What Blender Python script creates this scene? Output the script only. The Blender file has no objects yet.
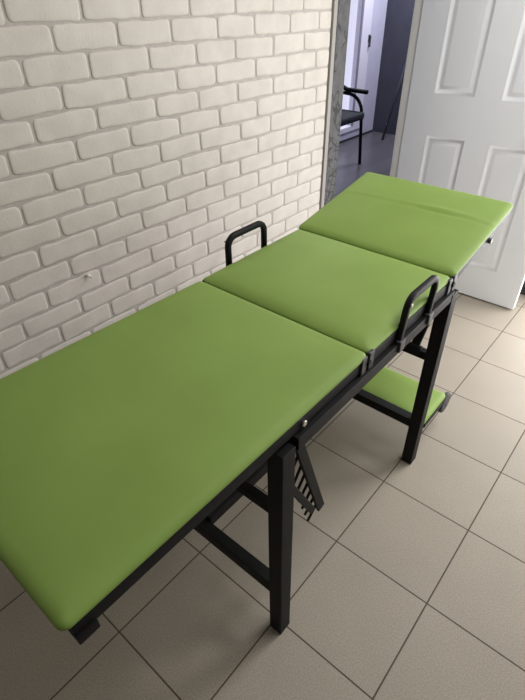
import bpy, bmesh, math, random
from mathutils import Vector, Matrix, noise
random.seed(7)
S = bpy.context.scene
COL = S.collection
PI = math.pi

# ------------------------------------------------------------------ camera
CAM = Vector((0.1046, -0.5696, 1.5470))
ROWS = ((0.7652979, 0.6436438, -0.0064656), (-0.3794778, 0.4592703, 0.8031609), (-0.5199190, 0.6122038, -0.5957271))
cd = bpy.data.cameras.new('camera'); cam = bpy.data.objects.new('camera', cd); COL.objects.link(cam)
r, u, f = (Vector(v) for v in ROWS)
M = Matrix((r, u, -f)).transposed().to_4x4(); M.translation = CAM
cam.matrix_world = M
cd.sensor_fit = 'AUTO'; cd.sensor_width = 36.0; cd.lens = 491.588 / 700 * 36
cd.clip_start = 0.02
S.camera = cam

# ------------------------------------------------------------------ materials
def mat(name, color, rough=0.5, metallic=0.0, spec=0.5):
    m = bpy.data.materials.new(name); m.use_nodes = True
    b = m.node_tree.nodes['Principled BSDF']
    b.inputs['Base Color'].default_value = (*color, 1)
    b.inputs['Roughness'].default_value = rough
    b.inputs['Metallic'].default_value = metallic
    b.inputs['Specular IOR Level'].default_value = spec
    return m

def N(m, kind, **kw):
    n = m.node_tree.nodes.new(kind)
    for k, v in kw.items(): setattr(n, k, v)
    return n
def L(m, a, b): m.node_tree.links.new(a, b)
def bsdf(m): return m.node_tree.nodes['Principled BSDF']
def coords(m): return N(m, 'ShaderNodeTexCoord').outputs['Object']

def noisy(m, c0, c1, scale, detail=4, bump=0.0, bump_scale=None, dist=0.001, stretch=None, lo=0.3, hi=0.7):
    co = coords(m)
    if stretch:
        mp = N(m, 'ShaderNodeMapping'); mp.inputs['Scale'].default_value = stretch
        L(m, co, mp.inputs['Vector']); co = mp.outputs['Vector']
    n = N(m, 'ShaderNodeTexNoise'); n.inputs['Scale'].default_value = scale; n.inputs['Detail'].default_value = detail
    L(m, co, n.inputs['Vector'])
    rp = N(m, 'ShaderNodeValToRGB')
    rp.color_ramp.elements[0].position = lo; rp.color_ramp.elements[0].color = (*c0, 1)
    rp.color_ramp.elements[1].position = hi; rp.color_ramp.elements[1].color = (*c1, 1)
    L(m, n.outputs['Fac'], rp.inputs['Fac'])
    L(m, rp.outputs['Color'], bsdf(m).inputs['Base Color'])
    if bump:
        n2 = N(m, 'ShaderNodeTexNoise'); n2.inputs['Scale'].default_value = bump_scale or scale; n2.inputs['Detail'].default_value = 3
        L(m, co, n2.inputs['Vector'])
        bp = N(m, 'ShaderNodeBump'); bp.inputs['Strength'].default_value = bump; bp.inputs['Distance'].default_value = dist
        L(m, n2.outputs['Fac'], bp.inputs['Height']); L(m, bp.outputs['Normal'], bsdf(m).inputs['Normal'])
    return rp

M_green = mat('green leatherette', (.2, .33, .05), .55, spec=.2)
noisy(M_green, (.196, .298, .067), (.218, .325, .076), 5, 3, .12, 420, .0006)
M_black = mat('black powder coated steel', (.004, .004, .005), .55, spec=.2)
noisy(M_black, (.003, .003, .0035), (.006, .006, .007), 30, 3, .1, 700, .0004)
M_hinge = mat('worn dark steel plate', (.06, .06, .065), .45, .3)
M_screw = mat('bright zinc screw', (.62, .6, .56), .3, .9)
M_rubber = mat('dark rubber', (.035, .035, .04), .7)
noisy(M_rubber, (.028, .028, .032), (.06, .06, .065), 160, 3)
M_doorw = mat('white door paint', (.74, .74, .76), .38)
noisy(M_doorw, (.90, .93, .97), (.93, .95, .98), 3, 3, .22, 55, .0008, (1, 1, .12))
M_frame = mat('cream frame paint', (.84, .84, .80), .5)
M_cream = mat('cream corner trim', (.31, .295, .275), .55)
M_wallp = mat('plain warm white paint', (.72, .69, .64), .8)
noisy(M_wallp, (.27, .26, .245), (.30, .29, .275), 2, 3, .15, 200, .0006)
M_ceil = mat('white ceiling paint', (.8, .79, .77), .9)
M_hallwall = mat('lavender grey wallpaper', (.50, .49, .58), .8)
noisy(M_hallwall, (.48, .47, .56), (.52, .51, .60), 14, 3, .1, 90, .001)
M_dark = mat('shaded end wall and dark pole', (.062, .064, .085), .85)  # hallway end wall's lack of light painted into this dark base; pole shares it
noisy(M_dark, (.042, .043, .058), (.052, .053, .07), 6, 3)
M_dkbase = mat('dark skirting', (.03, .03, .035), .6)
M_pvc = mat('white window frame', (.72, .70, .76), .45)
M_gasket = mat('grey gasket', (.22, .21, .25), .6)
M_seat = mat('black seat fabric', (.018, .02, .022), .85)
noisy(M_seat, (.014, .018, .02), (.026, .03, .032), 300, 2)
M_plug = mat('white plastic', (.8, .78, .74), .4)
M_brick = mat('cream plaster brick', (.6, .56, .5), .75)
noisy(M_brick, (.525, .49, .45), (.595, .56, .515), 14, 6, .4, 150, .0014)
M_mortar = mat('grey mortar joint', (.40, .365, .34), .9)
noisy(M_mortar, (.385, .358, .335), (.455, .425, .40), 40, 4, .4, 160, .0012)

# floor tiles: 333 mm porcelain with dark joints, grid through the origin
M_tile = mat('speckled porcelain floor tile', (.4, .36, .31), .36, spec=.3)
def tile_nodes(m):
    co = coords(m)
    br = N(m, 'ShaderNodeTexBrick'); br.offset = 0.0; br.squash = 1.0
    br.inputs['Scale'].default_value = 1.0
    br.inputs['Brick Width'].default_value = .333; br.inputs['Row Height'].default_value = .333
    br.inputs['Mortar Size'].default_value = .0024; br.inputs['Mortar Smooth'].default_value = .15
    br.inputs['Bias'].default_value = 0
    br.inputs['Color1'].default_value = (.97, .97, .97, 1); br.inputs['Color2'].default_value = (1.03, 1.03, 1.03, 1)
    L(m, co, br.inputs['Vector'])
    n1 = N(m, 'ShaderNodeTexNoise'); n1.inputs['Scale'].default_value = 260; n1.inputs['Detail'].default_value = 3
    L(m, co, n1.inputs['Vector'])
    rp = N(m, 'ShaderNodeValToRGB')
    rp.color_ramp.elements[0].position = .30; rp.color_ramp.elements[0].color = (.252, .221, .176, 1)
    rp.color_ramp.elements[1].position = .68; rp.color_ramp.elements[1].color = (.378, .340, .282, 1)
    L(m, n1.outputs['Fac'], rp.inputs['Fac'])
    n2 = N(m, 'ShaderNodeTexNoise'); n2.inputs['Scale'].default_value = 5; n2.inputs['Detail'].default_value = 4
    L(m, co, n2.inputs['Vector'])
    rp2 = N(m, 'ShaderNodeValToRGB')
    rp2.color_ramp.elements[0].position = .3; rp2.color_ramp.elements[0].color = (.93, .93, .93, 1)
    rp2.color_ramp.elements[1].position = .7; rp2.color_ramp.elements[1].color = (1, 1, 1, 1)
    L(m, n2.outputs['Fac'], rp2.inputs['Fac'])
    mul = N(m, 'ShaderNodeMix', data_type='RGBA', blend_type='MULTIPLY'); mul.inputs[0].default_value = 1
    L(m, rp.outputs['Color'], mul.inputs[6]); L(m, rp2.outputs['Color'], mul.inputs[7])
    mul2 = N(m, 'ShaderNodeMix', data_type='RGBA', blend_type='MULTIPLY'); mul2.inputs[0].default_value = 1
    L(m, mul.outputs[2], mul2.inputs[6]); L(m, br.outputs['Color'], mul2.inputs[7])
    mx = N(m, 'ShaderNodeMix', data_type='RGBA')
    mx.inputs[7].default_value = (.085, .066, .052, 1)
    L(m, br.outputs['Fac'], mx.inputs[0]); L(m, mul2.outputs[2], mx.inputs[6])
    L(m, mx.outputs[2], bsdf(m).inputs['Base Color'])
    rr = N(m, 'ShaderNodeMapRange'); rr.inputs['To Min'].default_value = .58; rr.inputs['To Max'].default_value = .9
    L(m, br.outputs['Fac'], rr.inputs['Value']); L(m, rr.outputs['Result'], bsdf(m).inputs['Roughness'])
    hm = N(m, 'ShaderNodeMath', operation='MULTIPLY_ADD')
    hm.inputs[1].default_value = -1.0
    n3 = N(m, 'ShaderNodeTexNoise'); n3.inputs['Scale'].default_value = 180
    L(m, co, n3.inputs['Vector'])
    sc = N(m, 'ShaderNodeMath', operation='MULTIPLY'); sc.inputs[1].default_value = .15
    L(m, n3.outputs['Fac'], sc.inputs[0])
    L(m, br.outputs['Fac'], hm.inputs[0]); L(m, sc.outputs[0], hm.inputs[2])
    bp = N(m, 'ShaderNodeBump'); bp.inputs['Strength'].default_value = .5; bp.inputs['Distance'].default_value = .0015
    L(m, hm.outputs[0], bp.inputs['Height']); L(m, bp.outputs['Normal'], bsdf(m).inputs['Normal'])
tile_nodes(M_tile)

# hallway laminate: dark grey boards running along y
M_lam = mat('dark grey laminate', (.07, .065, .075), .28)
def lam_nodes(m):
    co = coords(m)
    mp = N(m, 'ShaderNodeMapping'); mp.inputs['Rotation'].default_value = (0, 0, PI / 2)
    L(m, co, mp.inputs['Vector'])
    br = N(m, 'ShaderNodeTexBrick'); br.offset = .37
    br.inputs['Scale'].default_value = 1; br.inputs['Brick Width'].default_value = 1.2; br.inputs['Row Height'].default_value = .19
    br.inputs['Mortar Size'].default_value = .0015
    br.inputs['Color1'].default_value = (.082, .076, .085, 1); br.inputs['Color2'].default_value = (.112, .104, .115, 1)
    br.inputs['Mortar'].default_value = (.03, .028, .032, 1)
    L(m, mp.outputs['Vector'], br.inputs['Vector'])
    mp2 = N(m, 'ShaderNodeMapping'); mp2.inputs['Scale'].default_value = (30, 1.5, 1)
    L(m, co, mp2.inputs['Vector'])
    n = N(m, 'ShaderNodeTexNoise'); n.inputs['Scale'].default_value = 2; n.inputs['Detail'].default_value = 5
    L(m, mp2.outputs['Vector'], n.inputs['Vector'])
    rp = N(m, 'ShaderNodeValToRGB')
    rp.color_ramp.elements[0].color = (.7, .7, .7, 1); rp.color_ramp.elements[1].color = (1.15, 1.15, 1.15, 1)
    L(m, n.outputs['Fac'], rp.inputs['Fac'])
    mul = N(m, 'ShaderNodeMix', data_type='RGBA', blend_type='MULTIPLY'); mul.inputs[0].default_value = 1
    L(m, br.outputs['Color'], mul.inputs[6]); L(m, rp.outputs['Color'], mul.inputs[7])
    L(m, mul.outputs[2], bsdf(m).inputs['Base Color'])
lam_nodes(M_lam)

# grey scribbled casing at the doorway: concrete grey with dark broken strokes
M_case = mat('grey scribbled casing paper', (.2, .2, .19), .7)
def case_nodes(m):
    co = coords(m)
    n = N(m, 'ShaderNodeTexNoise'); n.inputs['Scale'].default_value = 26; n.inputs['Detail'].default_value = 5
    L(m, co, n.inputs['Vector'])
    rp = N(m, 'ShaderNodeValToRGB')
    rp.color_ramp.elements[0].position = .3; rp.color_ramp.elements[0].color = (.058, .058, .061, 1)
    rp.color_ramp.elements[1].position = .7; rp.color_ramp.elements[1].color = (.105, .105, .109, 1)
    L(m, n.outputs['Fac'], rp.inputs['Fac'])
    # strokes: the edges of a stretched, warped cell pattern, broken up by a second noise
    wn = N(m, 'ShaderNodeTexNoise'); wn.inputs['Scale'].default_value = 18
    L(m, co, wn.inputs['Vector'])
    ad = N(m, 'ShaderNodeVectorMath', operation='MULTIPLY_ADD'); ad.inputs[1].default_value = (.03, .03, .03)
    L(m, wn.outputs['Color'], ad.inputs[0]); L(m, co, ad.inputs[2])
    mp = N(m, 'ShaderNodeMapping'); mp.inputs['Scale'].default_value = (1, 34, 24)
    L(m, ad.outputs[0], mp.inputs['Vector'])
    vo = N(m, 'ShaderNodeTexVoronoi', feature='DISTANCE_TO_EDGE'); vo.inputs['Scale'].default_value = 1.0
    L(m, mp.outputs['Vector'], vo.inputs['Vector'])
    lt = N(m, 'ShaderNodeMath', operation='LESS_THAN'); lt.inputs[1].default_value = .08
    L(m, vo.outputs['Distance'], lt.inputs[0])
    bn = N(m, 'ShaderNodeTexNoise'); bn.inputs['Scale'].default_value = 11; bn.inputs['Detail'].default_value = 1
    L(m, co, bn.inputs['Vector'])
    gt = N(m, 'ShaderNodeMath', operation='GREATER_THAN'); gt.inputs[1].default_value = .46
    L(m, bn.outputs['Fac'], gt.inputs[0])
    an = N(m, 'ShaderNodeMath', operation='MULTIPLY'); L(m, lt.outputs[0], an.inputs[0]); L(m, gt.outputs[0], an.inputs[1])
    an2 = N(m, 'ShaderNodeMath', operation='MULTIPLY'); an2.inputs[1].default_value = .85
    L(m, an.outputs[0], an2.inputs[0])
    mx = N(m, 'ShaderNodeMix', data_type='RGBA'); mx.inputs[7].default_value = (.018, .018, .02, 1)
    L(m, an2.outputs[0], mx.inputs[0]); L(m, rp.outputs['Color'], mx.inputs[6])
    L(m, mx.outputs[2], bsdf(m).inputs['Base Color'])
case_nodes(M_case)

M_glass = bpy.data.materials.new('window glass'); M_glass.use_nodes = True
def glass_nodes(m):
    t = m.node_tree; t.nodes.clear()
    out = t.nodes.new('ShaderNodeOutputMaterial')
    tr = t.nodes.new('ShaderNodeBsdfTransparent'); gl = t.nodes.new('ShaderNodeBsdfGlossy'); gl.inputs['Roughness'].default_value = .02
    tr.inputs['Color'].default_value = (.96, .97, 1, 1)
    mx = t.nodes.new('ShaderNodeMixShader'); mx.inputs[0].default_value = .06
    t.links.new(tr.outputs[0], mx.inputs[1]); t.links.new(gl.outputs[0], mx.inputs[2])
    t.links.new(mx.outputs[0], out.inputs['Surface'])
glass_nodes(M_glass)

# ------------------------------------------------------------------ mesh helpers
def link(name, bm, m, parent=None, bevel=0.0, seg=2, smooth=False, recalc=True):
    if recalc: bmesh.ops.recalc_face_normals(bm, faces=bm.faces)
    me = bpy.data.meshes.new(name); bm.to_mesh(me); bm.free()
    if m: me.materials.append(m)
    o = bpy.data.objects.new(name, me); COL.objects.link(o)
    if smooth:
        for p in me.polygons: p.use_smooth = True
    if bevel:
        b = o.modifiers.new('bevel', 'BEVEL'); b.width = bevel; b.segments = seg; b.limit_method = 'ANGLE'; b.angle_limit = math.radians(40)
        for p in me.polygons: p.use_smooth = True
        w = o.modifiers.new('wn', 'WEIGHTED_NORMAL'); w.keep_sharp = True
    if parent:
        o.parent = parent
        o.location = -parent_loc(parent)
    return o
def parent_loc(p):
    v = Vector(p.location)
    while p.parent: p = p.parent; v = v + Vector(p.location)
    return v
def thing(name, label, cat, loc, group=None):
    o = bpy.data.objects.new(name, None); COL.objects.link(o); o.location = loc; o.empty_display_size = .05
    o['label'] = label; o['category'] = cat
    if group: o['group'] = group
    return o
def structure(o, label=None, cat=None):
    o['kind'] = 'structure'
    if label: o['label'] = label
    if cat: o['category'] = cat
    return o

def box(bm, x0, x1, y0, y1, z0, z1):
    v = [bm.verts.new((x, y, z)) for z in (z0, z1) for y in (y0, y1) for x in (x0, x1)]
    for q in ((0, 2, 3, 1), (4, 5, 7, 6), (0, 1, 5, 4), (2, 6, 7, 3), (0, 4, 6, 2), (1, 3, 7, 5)):
        bm.faces.new([v[i] for i in q])
    return bm
def bx(*a): return box(bmesh.new(), *a)

def bar(bm, p, q, w, h, up=(1, 0, 0)):
    """rectangular bar from p to q: w across `up`, h along the other axis"""
    p, q = Vector(p), Vector(q); d = (q - p).normalized(); a = Vector(up); a = (a - d * a.dot(d)).normalized(); b = d.cross(a)
    vs = []
    for c in (p, q):
        for s, t in ((-1, -1), (1, -1), (1, 1), (-1, 1)):
            vs.append(bm.verts.new(c + a * (s * w / 2) + b * (t * h / 2)))
    for i in range(4): bm.faces.new((vs[i], vs[(i + 1) % 4], vs[4 + (i + 1) % 4], vs[4 + i]))
    bm.faces.new(vs[3::-1]); bm.faces.new(vs[4:])
    return bm

def fillet(pts, rad, n=6):
    out = [Vector(pts[0])]
    for i in range(1, len(pts) - 1):
        a, b, c = Vector(pts[i - 1]), Vector(pts[i]), Vector(pts[i + 1])
        d1 = (a - b).normalized(); d2 = (c - b).normalized()
        ang = d1.angle(d2); t = min(rad / math.tan(ang / 2), (a - b).length * .49, (c - b).length * .49)
        rr = t * math.tan(ang / 2); bis = (d1 + d2).normalized(); cen = b + bis * (rr / math.sin(ang / 2))
        s = b + d1 * t - cen; e = b + d2 * t - cen
        for k in range(n + 1):
            out.append(cen + s.normalized().slerp(e.normalized(), k / n) * rr)
    out.append(Vector(pts[-1])); return out

def tube(bm, pts, rx, ry=None, n=12, ref=(1, 0, 0), power=2.0):
    """tube with a (super)elliptic section; ref fixes the section's first axis"""
    ry = ry or rx; pts = [Vector(p) for p in pts]; rings = []
    for i, p in enumerate(pts):
        d = (pts[min(i + 1, len(pts) - 1)] - pts[max(i - 1, 0)]).normalized()
        a = Vector(ref); a = (a - d * a.dot(d)).normalized(); b = d.cross(a)
        ring = []
        for k in range(n):
            t = 2 * PI * k / n; c, s = math.cos(t), math.sin(t)
            c = math.copysign(abs(c) ** (2 / power), c); s = math.copysign(abs(s) ** (2 / power), s)
            ring.append(bm.verts.new(p + a * (rx * c) + b * (ry * s)))
        rings.append(ring)
    for A, B in zip(rings, rings[1:]):
        for k in range(n): bm.faces.new((A[k], A[(k + 1) % n], B[(k + 1) % n], B[k]))
    bm.faces.new(rings[0][::-1]); bm.faces.new(rings[-1])
    return bm
def disc(bm, c, axis, r, h, n=16):
    c = Vector(c); a = Vector(axis).normalized()
    return tube(bm, [c - a * h / 2, c + a * h / 2], r, r, n, ref=(0, 0, 1) if abs(a.z) < .9 else (1, 0, 0))

def gnoise(x, y, z): return noise.noise(Vector((x, y, z)))

# ------------------------------------------------------------------ the room
WX = -1.2              # brick wall plane
HX0 = -3.24            # far hallway wall
HY1 = 5.63             # hallway end wall
RX1, RY0, RY1, CZ = 1.10, -2.3, 2.50, 2.65
DY0, DY1 = 1.535, 2.245   # doorway in the brick wall

structure(link('floor', bx(WX - .06, RX1 + .1, RY0 - .1, RY1 + .1, -.05, 0), M_tile))
structure(link('floor_hallway', bx(HX0 - .1, WX - .06, .6, HY1 + .1, -.05, 0), M_lam))
structure(link('ceiling', bx(HX0 - .1, RX1 + .1, RY0 - .1, HY1 + .1, CZ, CZ + .1), M_ceil))
structure(link('wall_right', bx(RX1, RX1 + .1, RY0, RY1 + .1, 0, CZ), M_wallp))
structure(link('wall_back', bx(WX - .07, RX1 + .1, RY0 - .1, RY0, 0, CZ), M_wallp))
structure(link('wall_end', bx(WX - .07, RX1, RY1, RY1 + .1, 0, CZ), M_wallp))
structure(link('baseboard_end', bx(WX + .02, RX1, RY1 - .016, RY1, 0, .1), M_dkbase, bevel=.003))

# brick wall: mortar slab plus hand-shaped bricks, one mesh per look, the bricks as surface of the wall
def wall_left():
    bm = bx(WX - .07, WX - .004, RY0, 1.415, 0, CZ)
    o = structure(link('wall_left', bm, M_mortar), 'cream faux brick wall with grey mortar joints beside the couch', 'wall')
    bm = bmesh.new()
    P, H, J = .1905, .0647, .0034   # brick pitch, course height, half joint
    rnd = random.Random(3)
    zt = 1.4675; k0 = -18
    for k in range(k0, 24):
        z1 = zt - k * H; z0 = z1 - H
        if z0 < -.06 or z1 > CZ + .03: continue
        z1 = min(z1, CZ); z0 = max(z0, 0)
        off = .942 if k % 2 == 0 else .942 + P / 2
        # joints along the course
        js = []
        n0 = int((RY0 - off) / P) - 1
        y = off + n0 * P
        while y < 1.45 + P:
            js.append(y + rnd.uniform(-.011, .011)); y += P
        for a, b in zip(js, js[1:]):
            a = max(a, RY0); b = min(b, 1.411)
            if b - a < .025: continue
            ya, yb = a + J * rnd.uniform(.6, 1.15), b - J * rnd.uniform(.6, 1.15)
            za, zb = z0 + J * rnd.uniform(.75, 1.35), z1 - J * rnd.uniform(.75, 1.35)
            rc = min(.011, (yb - ya) / 3) * rnd.uniform(.7, 1.2)
            depth = .0029 * rnd.uniform(.8, 1.15)
            seed = rnd.uniform(0, 100)
            tilt = rnd.uniform(-.0022, .0022)
            def outline(inset):
                pts = []
                A, B, C, D = ya + inset, yb - inset, za + inset, zb - inset
                q = max(rc - inset * .4, .002)
                for cx, cz, a0 in ((B - q, D - q, 0), (A + q, D - q, 90), (A + q, C + q, 180), (B - q, C + q, 270)):
                    for t in (0, 30, 60, 90):
                        th = math.radians(a0 + t)
                        pts.append((cx + q * math.cos(th), cz + q * math.sin(th)))
                # extra points along the long sides keep the edges wavy
                res = []
                for i, p in enumerate(pts):
                    res.append(p); nx = pts[(i + 1) % len(pts)]
                    ln = abs(nx[0] - p[0])
                    if ln > .03:
                        for s in (.12, .25, .38, .5, .62, .75, .88): res.append((p[0] + (nx[0] - p[0]) * s, p[1] + (nx[1] - p[1]) * s))
                out = []
                for (yy, zz) in res:
                    m = (yy - (ya + yb) / 2) / max(yb - ya, .01)
                    w = gnoise(yy * 22 + seed, zz * 22, seed) * .0036 + gnoise(yy * 75 + seed, zz * 75, seed) * .0012
                    bow = (0.25 - m * m) * .0045 if zz > (za + zb) / 2 else -(0.25 - m * m) * .0015
                    out.append((yy + gnoise(yy * 30, zz * 30 + seed, 5) * .0026, min(zz + w + bow - .0012 + tilt * m * 2 + (1.41 - yy) * .0085, CZ)))
                return out
            rings = []
            for ins, dx in ((0, -.0045), (.0012, depth * .5 - .004), (.0036, depth * .85 - .004), (.009, depth - .004)):
                rings.append([bm.verts.new((WX + dx, yy, zz)) for yy, zz in outline(ins)])
            n = len(rings[0])
            for A, B in zip(rings, rings[1:]):
                for i in range(n): bm.faces.new((A[i], A[(i + 1) % n], B[(i + 1) % n], B[i]))
            bm.faces.new(rings[-1])
    link('brick_face', bm, M_brick, o, smooth=True)
    return o
wall_left()
# the wall above the doorway and beyond it
structure(link('wall_lintel', bx(WX - .07, WX, 1.415, RY1, 2.12, CZ), M_wallp))
structure(link('wall_hinge_side', bx(WX - .07, WX, DY1 + .055, RY1, 0, 2.12), M_wallp))
structure(link('trim_1', bx(WX - .07, WX + .007, 1.411, 1.437, 0, 2.12), M_cream, bevel=.003), 'narrow cream corner strip where the brick wall ends', 'trim')
structure(link('trim_2', bx(WX - .07, WX + .004, 1.437, DY0, 0, 2.12), M_case, bevel=.003), 'grey scribbled casing at the edge of the doorway', 'trim')
structure(link('trim_3', bx(WX - .065, WX - .013, DY1 + .004, DY1 + .055, 0, 2.07), M_frame, bevel=.004), 'cream door frame post on the hinge side', 'trim')

# white moulded door leaf, opened into the room
def door():
    X = [-1.215, -1.08, -.85, -.73, -.50, -.36]; Z = [.012, .2, .88, 1.075, 1.70, 1.80, 1.93, 2.04]
    yf, yb = DY1, DY1 + .038
    bm = bmesh.new()
    def q(*p): bm.faces.new([bm.verts.new(v) for v in p])
    for y, sgn in ((yf, 1), (yb, -1)):
        for i in range(5):
            for j in range(7):
                x0, x1, z0, z1 = X[i], X[i + 1], Z[j], Z[j + 1]
                if i in (1, 3) and j in (1, 3, 5):
                    prev = None
                    for ins, dep in ((0, 0), (.005, -.0016), (.010, -.0003), (.016, .0025), (.023, .006), (.031, .0055), (.043, .0022), (.05, .0016)):
                        loop = [bm.verts.new((a, y + sgn * dep, b)) for a, b in ((x0 + ins, z0 + ins), (x1 - ins, z0 + ins), (x1 - ins, z1 - ins), (x0 + ins, z1 - ins))]
                        if prev:
                            for k in range(4): bm.faces.new((prev[k], prev[(k + 1) % 4], loop[(k + 1) % 4], loop[k]))
                        prev = loop
                    bm.faces.new(prev)
                else:
                    q((x0, y, z0), (x1, y, z0), (x1, y, z1), (x0, y, z1))
    xs, zs = (X[0], X[-1]), (Z[0], Z[-1])
    for x in xs: q((x, yf, zs[0]), (x, yb, zs[0]), (x, yb, zs[1]), (x, yf, zs[1]))
    for z in zs: q((xs[0], yf, z), (xs[1], yf, z), (xs[1], yb, z), (xs[0], yb, z))
    bmesh.ops.remove_doubles(bm, verts=bm.verts, dist=1e-5)
    o = link('door_1', bm, M_doorw, bevel=.0025)
    structure(o, 'white moulded panel door standing open behind the head of the couch', 'door')
    h = bmesh.new()
    disc(h, (-.415, DY1 - .005, 1.02), (0, 1, 0), .024, .01)
    tube(h, fillet([(-.415, DY1 - .004, 1.02), (-.415, DY1 - .05, 1.02), (-.53, DY1 - .05, 1.02)], .015), .009, ref=(0, 0, 1))
    link('door_handle', h, M_screw, o, smooth=True)
    for z in (.25, 1.75):
        hb = bmesh.new(); disc(hb, (-1.218, DY1 - .004, z), (0, 0, 1), .006, .09, 12); link('hinge', hb, M_screw, o, smooth=True)
door()

# hallway shell
structure(link('wall_hallway_end', bx(HX0 - .1, WX + .3, HY1, HY1 + .1, 0, CZ), M_dark))
structure(link('wall_hallway_near', bx(HX0 - .1, WX - .07, .6, .7, 0, CZ), M_hallwall))
structure(link('wall_hallway_side', bx(WX - .07, WX + .03, RY1 + .1, HY1, 0, CZ), M_hallwall))
WY0, WY1, WZ0, WZ1 = 3.55, 5.30, .10, 2.2
def far_wall():
    bm = bmesh.new()
    box(bm, HX0 - .1, HX0, .6, WY0, 0, CZ); box(bm, HX0 - .1, HX0, WY1, HY1, 0, CZ)
    box(bm, HX0 - .1, HX0, WY0, WY1, 0, WZ0); box(bm, HX0 - .1, HX0, WY0, WY1, WZ1, CZ)
    structure(link('wall_hallway_far', bm, M_hallwall))
far_wall()
structure(link('baseboard_hallway', bx(HX0, HX0 + .014, .7, HY1, 0, .022), M_dkbase))
def window():
    bm = bmesh.new(); x0, x1 = HX0 - .07, HX0 + .012
    box(bm, x0, x1, WY0, WY0 + .07, WZ0, WZ1); box(bm, x0, x1, WY1 - .2, WY1, WZ0, WZ1)
    box(bm, x0, x1, WY0 + .07, WY1 - .2, WZ0, WZ0 + .06); box(bm, x0, x1, WY0 + .07, WY1 - .2, WZ1 - .07, WZ1)
    box(bm, x0 + .01, x1 - .01, 4.40, 4.46, WZ0 + .06, WZ1 - .07)
    o = structure(link('window_1', bm, M_pvc, bevel=.004), 'tall bright glazed balcony window in the hallway behind the chair', 'window')
    g = bmesh.new(); box(g, x1 - .006, x1 + .004, WY1 - .235, WY1 - .2, WZ0 + .06, WZ1 - .07); link('gasket', g, M_gasket, o)
    p = bx(HX0 - .045, HX0 - .039, WY0 + .07, WY1 - .2, WZ0 + .06, WZ1 - .07); link('pane', p, M_glass, o)
    h = bmesh.new(); box(h, x1, x1 + .012, 5.255, 5.285, 1.03, 1.09); bar(h, (x1 + .02, 5.27, 1.08), (x1 + .02, 5.27, .97), .012, .02); link('window_handle', h, M_dkbase, o, bevel=.003)
window()

# small white plug left in the brick wall
def plug():
    c = Vector((WX + .0035, .124, .825))
    t = thing('wall_plug', 'small white plastic plug sticking out of a brick above the couch', 'wall plug', c)
    b = bmesh.new(); tube(b, [c + Vector((-.002, 0, 0)), c + Vector((.006, 0, 0)), c + Vector((.010, .001, -.001))], .0062, .0062, 12, ref=(0, 0, 1)); link('plug_body', b, M_plug, t, bevel=.001)
    b = bmesh.new(); tube(b, [c + Vector((.009, .001, -.001)), c + Vector((.019, .003, -.004))], .0026, n=10, ref=(0, 0, 1)); link('screw', b, M_plug, t, smooth=True)
plug()

# ------------------------------------------------------------------ the couch
XR, XL = -.292, -.876          # outer faces of the base frame
XC = (XR + XL) / 2
couch = thing('treatment_couch', 'long green three-section treatment couch on a black steel frame by the brick wall', 'treatment couch', (XC, .4, 0))
def P_(name, bm, m=M_black, parent=couch, bevel=.0022, **k): return link(name, bm, m, parent, bevel=bevel, **k)

LEGY = (-.010, .826)
for y in LEGY:
    for x0, x1 in ((XR - .04, XR), (XL, XL + .04)):
        lb = bx(x0 - .001, x1 + .001, y - .021, y + .023, .004, .788)
        for v in lb.verts: v.co.y -= .013 * v.co.z / .79
        lg = P_('leg', lb)
        P_('leg_cap', bx(x0 - .001, x1 + .001, y - .021, y + .023, 0, .012), M_rubber, lg, bevel=.001)
for x0, x1 in ((XR - .036, XR - .001), (XL + .001, XL + .036)):
    P_('base_rail', bx(x0, x1, LEGY[0] + .022, LEGY[1] - .02, .762, .797))
IX0, IX1 = XL + .04, XR - .04
P_('crossbar', bx(IX0, IX1, LEGY[0] - .015, LEGY[0] + .02, .183, .226))
P_('crossbar', bx(IX0, IX1, LEGY[1] - .02, LEGY[1] + .018, .190, .226))
P_('crossbar', bx(IX0, IX1, LEGY[0] - .012, LEGY[0] + .013, .535, .562))
P_('crossbar', bx(IX0, IX1, LEGY[1] - .015, LEGY[1] + .013, .505, .535))
P_('stretcher', bx(-.640, -.602, LEGY[0] + .02, LEGY[1] - .02, .200, .240))

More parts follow.
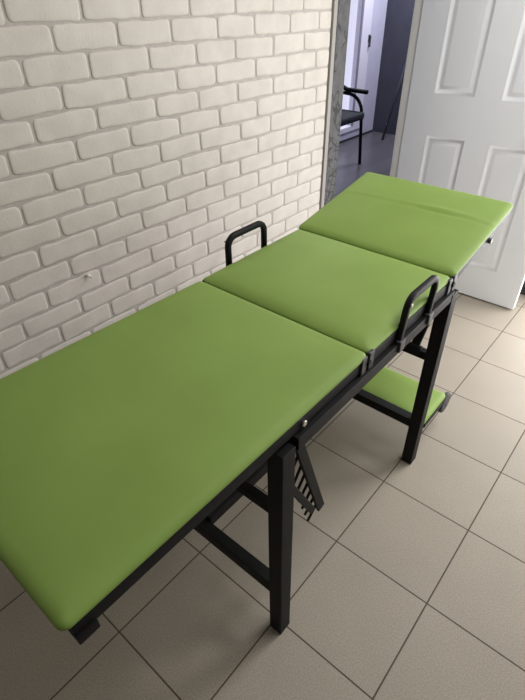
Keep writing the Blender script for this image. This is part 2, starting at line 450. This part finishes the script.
# three upholstered sections
def cushion(name, xa, xb, y0, y1, z0, th, crown, rise=0.0, nx=46, ny=60, rc=.015, er=.026, detail=None, taper=0.0, lift=None):
    """upholstered pad: rounded outline, pulled-down edges, crowned top; rise tilts the far end up"""
    bm = bmesh.new()
    def spread(n):
        out = []
        for i in range(n + 1):
            t = i / n * 2 - 1
            out.append(math.copysign(1 - (1 - abs(t)) ** 1.7, t))
        return out
    hx, hy = (xb - xa) / 2, (y1 - y0) / 2; cx, cy = (xa + xb) / 2, (y0 + y1) / 2
    us, vs = spread(nx), spread(ny)
    def place(x, y, z):
        k = (y + hy) / (2 * hy)
        wx = x - (taper * (1 - k) if x < 0 else 0) * (-x / hx)
        zz = z + rise * k
        if lift: zz += lift(x / hx, y / hy)
        return (cx + wx, cy + y, zz)
    top, base, mid = [], {}, {}
    for j, v in enumerate(vs):
        row = []
        for i, uu in enumerate(us):
            x, y = uu * hx, v * hy
            ax, ay = abs(x) - (hx - rc), abs(y) - (hy - rc)
            if ax > 0 and ay > 0:
                m = max(ax, ay) / rc; l = math.hypot(ax, ay)
                x = math.copysign(hx - rc + ax / l * m * rc, x); y = math.copysign(hy - rc + ay / l * m * rc, y)
                d = rc * (1 - m)
            else: d = min(hx - abs(x), hy - abs(y))
            e = min(d / er, 1); prof = math.sqrt(max(0, 1 - (1 - e) ** 2))
            c = (1 - (x / hx) ** 4) * (1 - (y / hy) ** 4)
            s = 1 - (1 - min(d / (er * 4), 1)) ** 2
            z = z0 + th * .38 + th * .62 * (prof * .8 + s * .2) + crown * c
            z += .0016 * gnoise(x * 7, y * 7, z0 * 50) * e
            if detail: z += detail(x / hx, y / hy, x, y) * e
            row.append(bm.verts.new(place(x, y, z)))
            if i in (0, nx) or j in (0, ny):
                base[(i, j)] = (x, y)
        top.append(row)
    for j in range(ny):
        for i in range(nx): bm.faces.new((top[j][i], top[j][i + 1], top[j + 1][i + 1], top[j + 1][i]))
    loop = [(i, 0) for i in range(nx)] + [(nx, j) for j in range(ny)] + [(i, ny) for i in range(nx, 0, -1)] + [(0, j) for j in range(ny, 0, -1)]
    prev = [top[j][i] for i, j in loop]
    for frac, ins in ((.2, .001), (.0, .006)):
        cur = []
        for i, j in loop:
            x, y = base[(i, j)]
            cur.append(bm.verts.new(place(x * (1 - ins / hx), y * (1 - ins / hy), z0 + th * frac)))
        n = len(cur)
        for k in range(n): bm.faces.new((prev[k], prev[(k + 1) % n], cur[(k + 1) % n], cur[k]))
        prev = cur
    bm.faces.new(prev)
    return link(name, bm, M_green, couch, smooth=True)

G1, G2 = .298, .792            # the two gaps between the sections
CX0, CX1 = -.868, -.302
ZC = .834
def g(x, s): return math.exp(-(x / s) ** 2)
def d_foot(u, v, x, y):
    return -.0016 * g(math.hypot(u - .55, (v - .93) * 1.5) - .05, .05) * (1 if v > .8 else 0)
def d_mid(u, v, x, y):
    # the pad is pinched where the handles are bolted through its edge
    z = 0
    for yy in (-.085, .085):
        z -= .010 * g(y - yy, .022) * g(max(0, .283 - abs(x)), .03)
    return z
def d_head(u, v, x, y):
    # seam crease across the head pad, deeper to the right of its middle
    yl = .040 + .012 * u + .002 * gnoise(x * 30, 0, 3)
    amp = .0012 + .0050 * g(u - .34, .30)
    z = -amp * g(y - yl, .0055) + amp * .7 * g(y - yl - .016, .012)
    z -= .0050 * g(y - yl - .008, .007) * g(u - .14, .06)
    return z
cushion('foot_section_pad', CX0, CX1, -.515, G1 - .003, ZC, .025, .007, er=.022, detail=d_foot, taper=.022)
cushion('seat_section_pad', CX0 - .008, CX1 - .004, G1 + .005, G2 - .003, ZC - .004, .029, .011, detail=d_mid, er=.045)
cushion('head_section_pad', CX0 - .018, CX1, G2 + .003, 1.262, ZC, .025, .008, er=.022, rise=.086, detail=d_head, ny=90)

# black angle frames under the pads
def subframe(name, y0, y1, z0, rise=0.0, h=.024):
    bm = bmesh.new(); L_ = y1 - y0
    for x in (CX1 - .017, CX0 + .017):
        bar(bm, (x, y0, z0 - .005), (x, y1, z0 + rise - .005), .026, h + .010)
    for k in (.04, .96):
        y = y0 + L_ * k; z = z0 + rise * k
        bar(bm, (CX0 + .037, y, z), (CX1 - .037, y, z), .025, h, up=(0, 1, 0))
    return P_(name, bm)
fs = subframe('pad_frame', -.500, G1 - .010, ZC - .011)
ms = subframe('pad_frame', G1 + .012, G2 - .010, ZC - .013)
hs = subframe('pad_frame', G2 + .010, 1.250, ZC - .006, .086, h=.014)
# end stop under the foot end, right hand corner
P_('end_stop', bx(CX1 - .034, CX1 + .003, -.501, -.466, ZC - .044, ZC - .024), parent=fs)
# hinge plates at the two gaps, on both sides
for gy in (G1, G2):
    for xs, s in ((CX1 + .001, 1), (CX0 - .001, -1)):
        xx = xs
        for dy in (-.020, .014):
            a = bmesh.new(); box(a, min(xx - s * .010, xx + s * .001), max(xx - s * .010, xx + s * .001), gy + dy - .010, gy + dy + .012, ZC - .052, ZC + .012)
            P_('hinge_plate', a, M_hinge)
        a = bmesh.new(); disc(a, (xx + s * .002, gy, ZC - .012), (1, 0, 0), .009, .008); P_('hinge_pin', a, M_black, bevel=.001)
# bright bolt heads on the frame
for (y, z) in ((.055, ZC - .020), ):
    a = bmesh.new(); disc(a, (CX1 - .001, y - .012, z), (1, 0, 0), .0075, .006, 14); P_('bolt', a, M_screw, bevel=.0015)
a = bmesh.new(); disc(a, (CX1 - .002, 1.075, ZC + .030), (1, 0, 0), .009, .016, 14); P_('knob', a, M_hinge, bevel=.002)

# hoop handles on both sides of the seat section
def handle(x, s, ya, yb, zt, lean):
    pts = [(x, ya, .778), (x, ya, .80), (x, ya + lean, zt), (x, yb + lean, zt), (x, yb, .80), (x, yb, .778)]
    pts = fillet(pts, .032, 7)
    h = P_('handle', tube(bmesh.new(), pts, .0085, .0100, 16, power=3.2), bevel=0, smooth=True)
    for y in (ya, yb):
        P_('handle_foot', bx(min(x - s * .002, x + s * .014), max(x - s * .002, x + s * .014), y - .014, y + .014, .772, .806), M_hinge, h)
    a = bmesh.new(); disc(a, (x + s * .010, ya + lean, zt - .014), (1, 0, 0), .005, .004, 12); P_('screw', a, M_screw, h, bevel=.001)
handle(XR - .008, 1, .456, .626, .917, .016)
handle(-.897, -1, .448, .622, .921, 0)

# ratchet support of the foot section, hanging inside the right rail
def ratchet(x):
    a = Vector((x, .062, .775)); b = Vector((x, .232, .285)); c = Vector((x, .060, .560)); d = Vector((x, .186, .318))
    r_ = P_('ratchet_bar', bar(bmesh.new(), a, b, .010, .031))
    bm = bmesh.new(); bar(bm, c, d, .010, .022); k = P_('ratchet_comb', bm, parent=couch)
    for i in range(7):
        t = .30 + i * .105
        p = a.lerp(b, t) + Vector((-.004, -.006, .0)); q = p + Vector((-.012, -.022, -.085 + .002 * i))
        w = tube(bmesh.new(), [p, q], .0042, n=8); P_('ratchet_tooth', w, parent=r_, bevel=0, smooth=True)
ratchet(-.352)
# strut that props the head section
b_ = bmesh.new(); bar(b_, (-.385, .826, .535), (-.385, 1.065, .845), .030, .012, up=(1, 0, 0)); st = P_('support_strut', b_)
b_ = bmesh.new(); disc(b_, (-.385, .826, .525), (1, 0, 0), .018, .05); P_('pivot_sleeve', b_, parent=st)

# green pad on the low shelf at the far legs and its transport wheel
def shelf():
    y0, y1 = LEGY[1] + .020, 1.062
    fr = bmesh.new()
    for x in (XR - .012, XL + .012): bar(fr, (x, y0 + .022, .168), (x, y1 + .004, .168), .022, .022)
    bar(fr, (XL + .023, y1 - .007, .168), (XR - .023, y1 - .007, .168), .022, .022, up=(0, 1, 0))
    sf = P_('shelf_frame', fr)
    bm = bmesh.new()
    # pad: same rounded pad as the couch, small
    cushion('shelf_pad', XL + .002, XR - .002, y0, y1, .180, .030, .004, nx=40, ny=24, er=.016, rc=.014)
    w = bmesh.new(); wx = XR - .008; c = Vector((wx, y1 + .016, .142))
    prof = [(-.010, .036), (-.009, .043), (-.006, .046), (.006, .046), (.009, .043), (.010, .036)]
    rings = []
    for dx, rr in prof:
        rings.append([w.verts.new(c + Vector((dx, rr * math.cos(2 * PI * k / 28), rr * math.sin(2 * PI * k / 28)))) for k in range(28)])
    for A, B in zip(rings, rings[1:]):
        for k in range(28): w.faces.new((A[k], A[(k + 1) % 28], B[(k + 1) % 28], B[k]))
    w.faces.new(rings[0][::-1]); w.faces.new(rings[-1])
    P_('wheel', w, M_rubber, sf, bevel=0, smooth=False)
    a = bmesh.new(); disc(a, (wx + .010, c.y, c.z), (1, 0, 0), .010, .004); P_('axle_cap', a, M_hinge, sf, bevel=.001)
    a = bmesh.new(); bar(a, (wx - .014, y1 - .02, .175), (wx - .014, c.y, c.z), .006, .022); P_('wheel_bracket', a, M_hinge, sf)
shelf()

# ------------------------------------------------------------------ hallway things
def chair():
    yA, yB = 3.72, 4.25; xf, xb = -2.60, -3.12
    t = thing('visitor_chair', 'black tubular armchair with a dark padded seat in the hallway', 'chair', ((xf + xb) / 2, (yA + yB) / 2, 0))
    for y in (yA, yB):
        pts = fillet([(xf, y, 0), (xf - .055, y, .650), (xb + .03, y, .672)], .17, 12)
        fr = link('side_frame', tube(bmesh.new(), pts, .0165, n=12, ref=(0, 1, 0)), M_black, t, smooth=True)
        pts = fillet([(xb - .06, y, 0), (xb + .02, y, .45), (xb - .07, y, .98)], .08, 8)
        link('rear_leg', tube(bmesh.new(), pts, .0165, n=12, ref=(0, 1, 0)), M_black, t, smooth=True)
        ar = fillet([(xb + .02, y, .765), (xb + .16, y, .745), (-2.84, y, .694), (-2.60, y, .690)], .1, 6)
        link('armrest', tube(bmesh.new(), ar, .024, .019, 14, ref=(0, 1, 0), power=3), M_black, t, smooth=True)
    b = bmesh.new(); box(b, xb + .03, xf + .012, yA + .016, yB - .016, .455, .515); s = link('seat', b, M_seat, t, bevel=.02, seg=4)
    b = bmesh.new()
    vs = [Vector((xb + .0, yA + .02, .62)), Vector((xb + .0, yB - .02, .62))]
    bar(b, (xb - .022, (yA + yB) / 2, .58), (xb - .062, (yA + yB) / 2, .92), yB - yA - .04, .04, up=(0, 1, 0)); link('backrest', b, M_seat, t, bevel=.018, seg=4)
    b = bmesh.new(); tube(b, [(xf - .02, yA, .45), (xf - .02, yB, .45)], .010, n=10, ref=(0, 0, 1)); link('seat_rail', b, M_black, t, smooth=True)
    b = bmesh.new(); tube(b, [(xb + .03, yA, .45), (xb + .03, yB, .45)], .010, n=10, ref=(0, 0, 1)); link('seat_rail', b, M_black, t, smooth=True)
chair()
def pole():
    p, q = Vector((-2.905, 5.29, .0)), Vector((-2.795, 5.612, 1.25))
    o = link('pole', tube(bmesh.new(), [p + Vector((0, 0, .006)), q], .014, n=12), M_dark, smooth=True)
    o['label'] = 'thin dark pole leaning in the dark corner of the hallway'; o['category'] = 'pole'
pole()

# ------------------------------------------------------------------ light
def area(name, loc, target, sx, sy, power, color=(1, 1, 1)):
    d = bpy.data.lights.new(name, 'AREA'); d.shape = 'RECTANGLE'; d.size = sx; d.size_y = sy; d.energy = power; d.color = color
    o = bpy.data.objects.new(name, d); COL.objects.link(o); o.location = loc
    o.rotation_euler = (Vector(target) - Vector(loc)).to_track_quat('-Z', 'Y').to_euler()
    return o
area('end_wall_fill', (.30, RY1 - .03, .80), (.30, 0, .78), 1.1, 1.5, 47, (1, .98, .975))  # unseen area light before the solid end wall, added to brighten the far floor
area('right_wall_fill', (RX1 - .03, 1.80, .95), (-1, 1.80, .95), 1.0, 1.8, 14, (1, .98, .975))  # added area light at the right wall; no opening behind it
area('overhead_area_light', (.10, 1.65, CZ - .03), (.10, 1.65, 0), .5, .5, 22, (1, .985, .975))
area('overhead_area_light', (.35, .55, CZ - .03), (.35, .55, 0), .6, .6, 7.5, (1, .985, .975))  # unseen second overhead light, added to lift the near pads and door
area('hallway_fill', (-2.4, 5.0, CZ - .03), (-2.4, 5.0, 0), .4, .4, 58, (.85, .87, 1))  # no fixture here; added to brighten the hallway walls and floor

w = bpy.data.worlds.new('sky'); S.world = w; w.use_nodes = True
w.node_tree.nodes['Background'].inputs['Color'].default_value = (.82, .81, .97, 1)
w.node_tree.nodes['Background'].inputs['Strength'].default_value = 1.0

vs = S.view_settings
vs.view_transform = 'Standard'; vs.look = 'None'; vs.gamma = 1.0; vs.use_curve_mapping = False; vs.exposure = 0.1
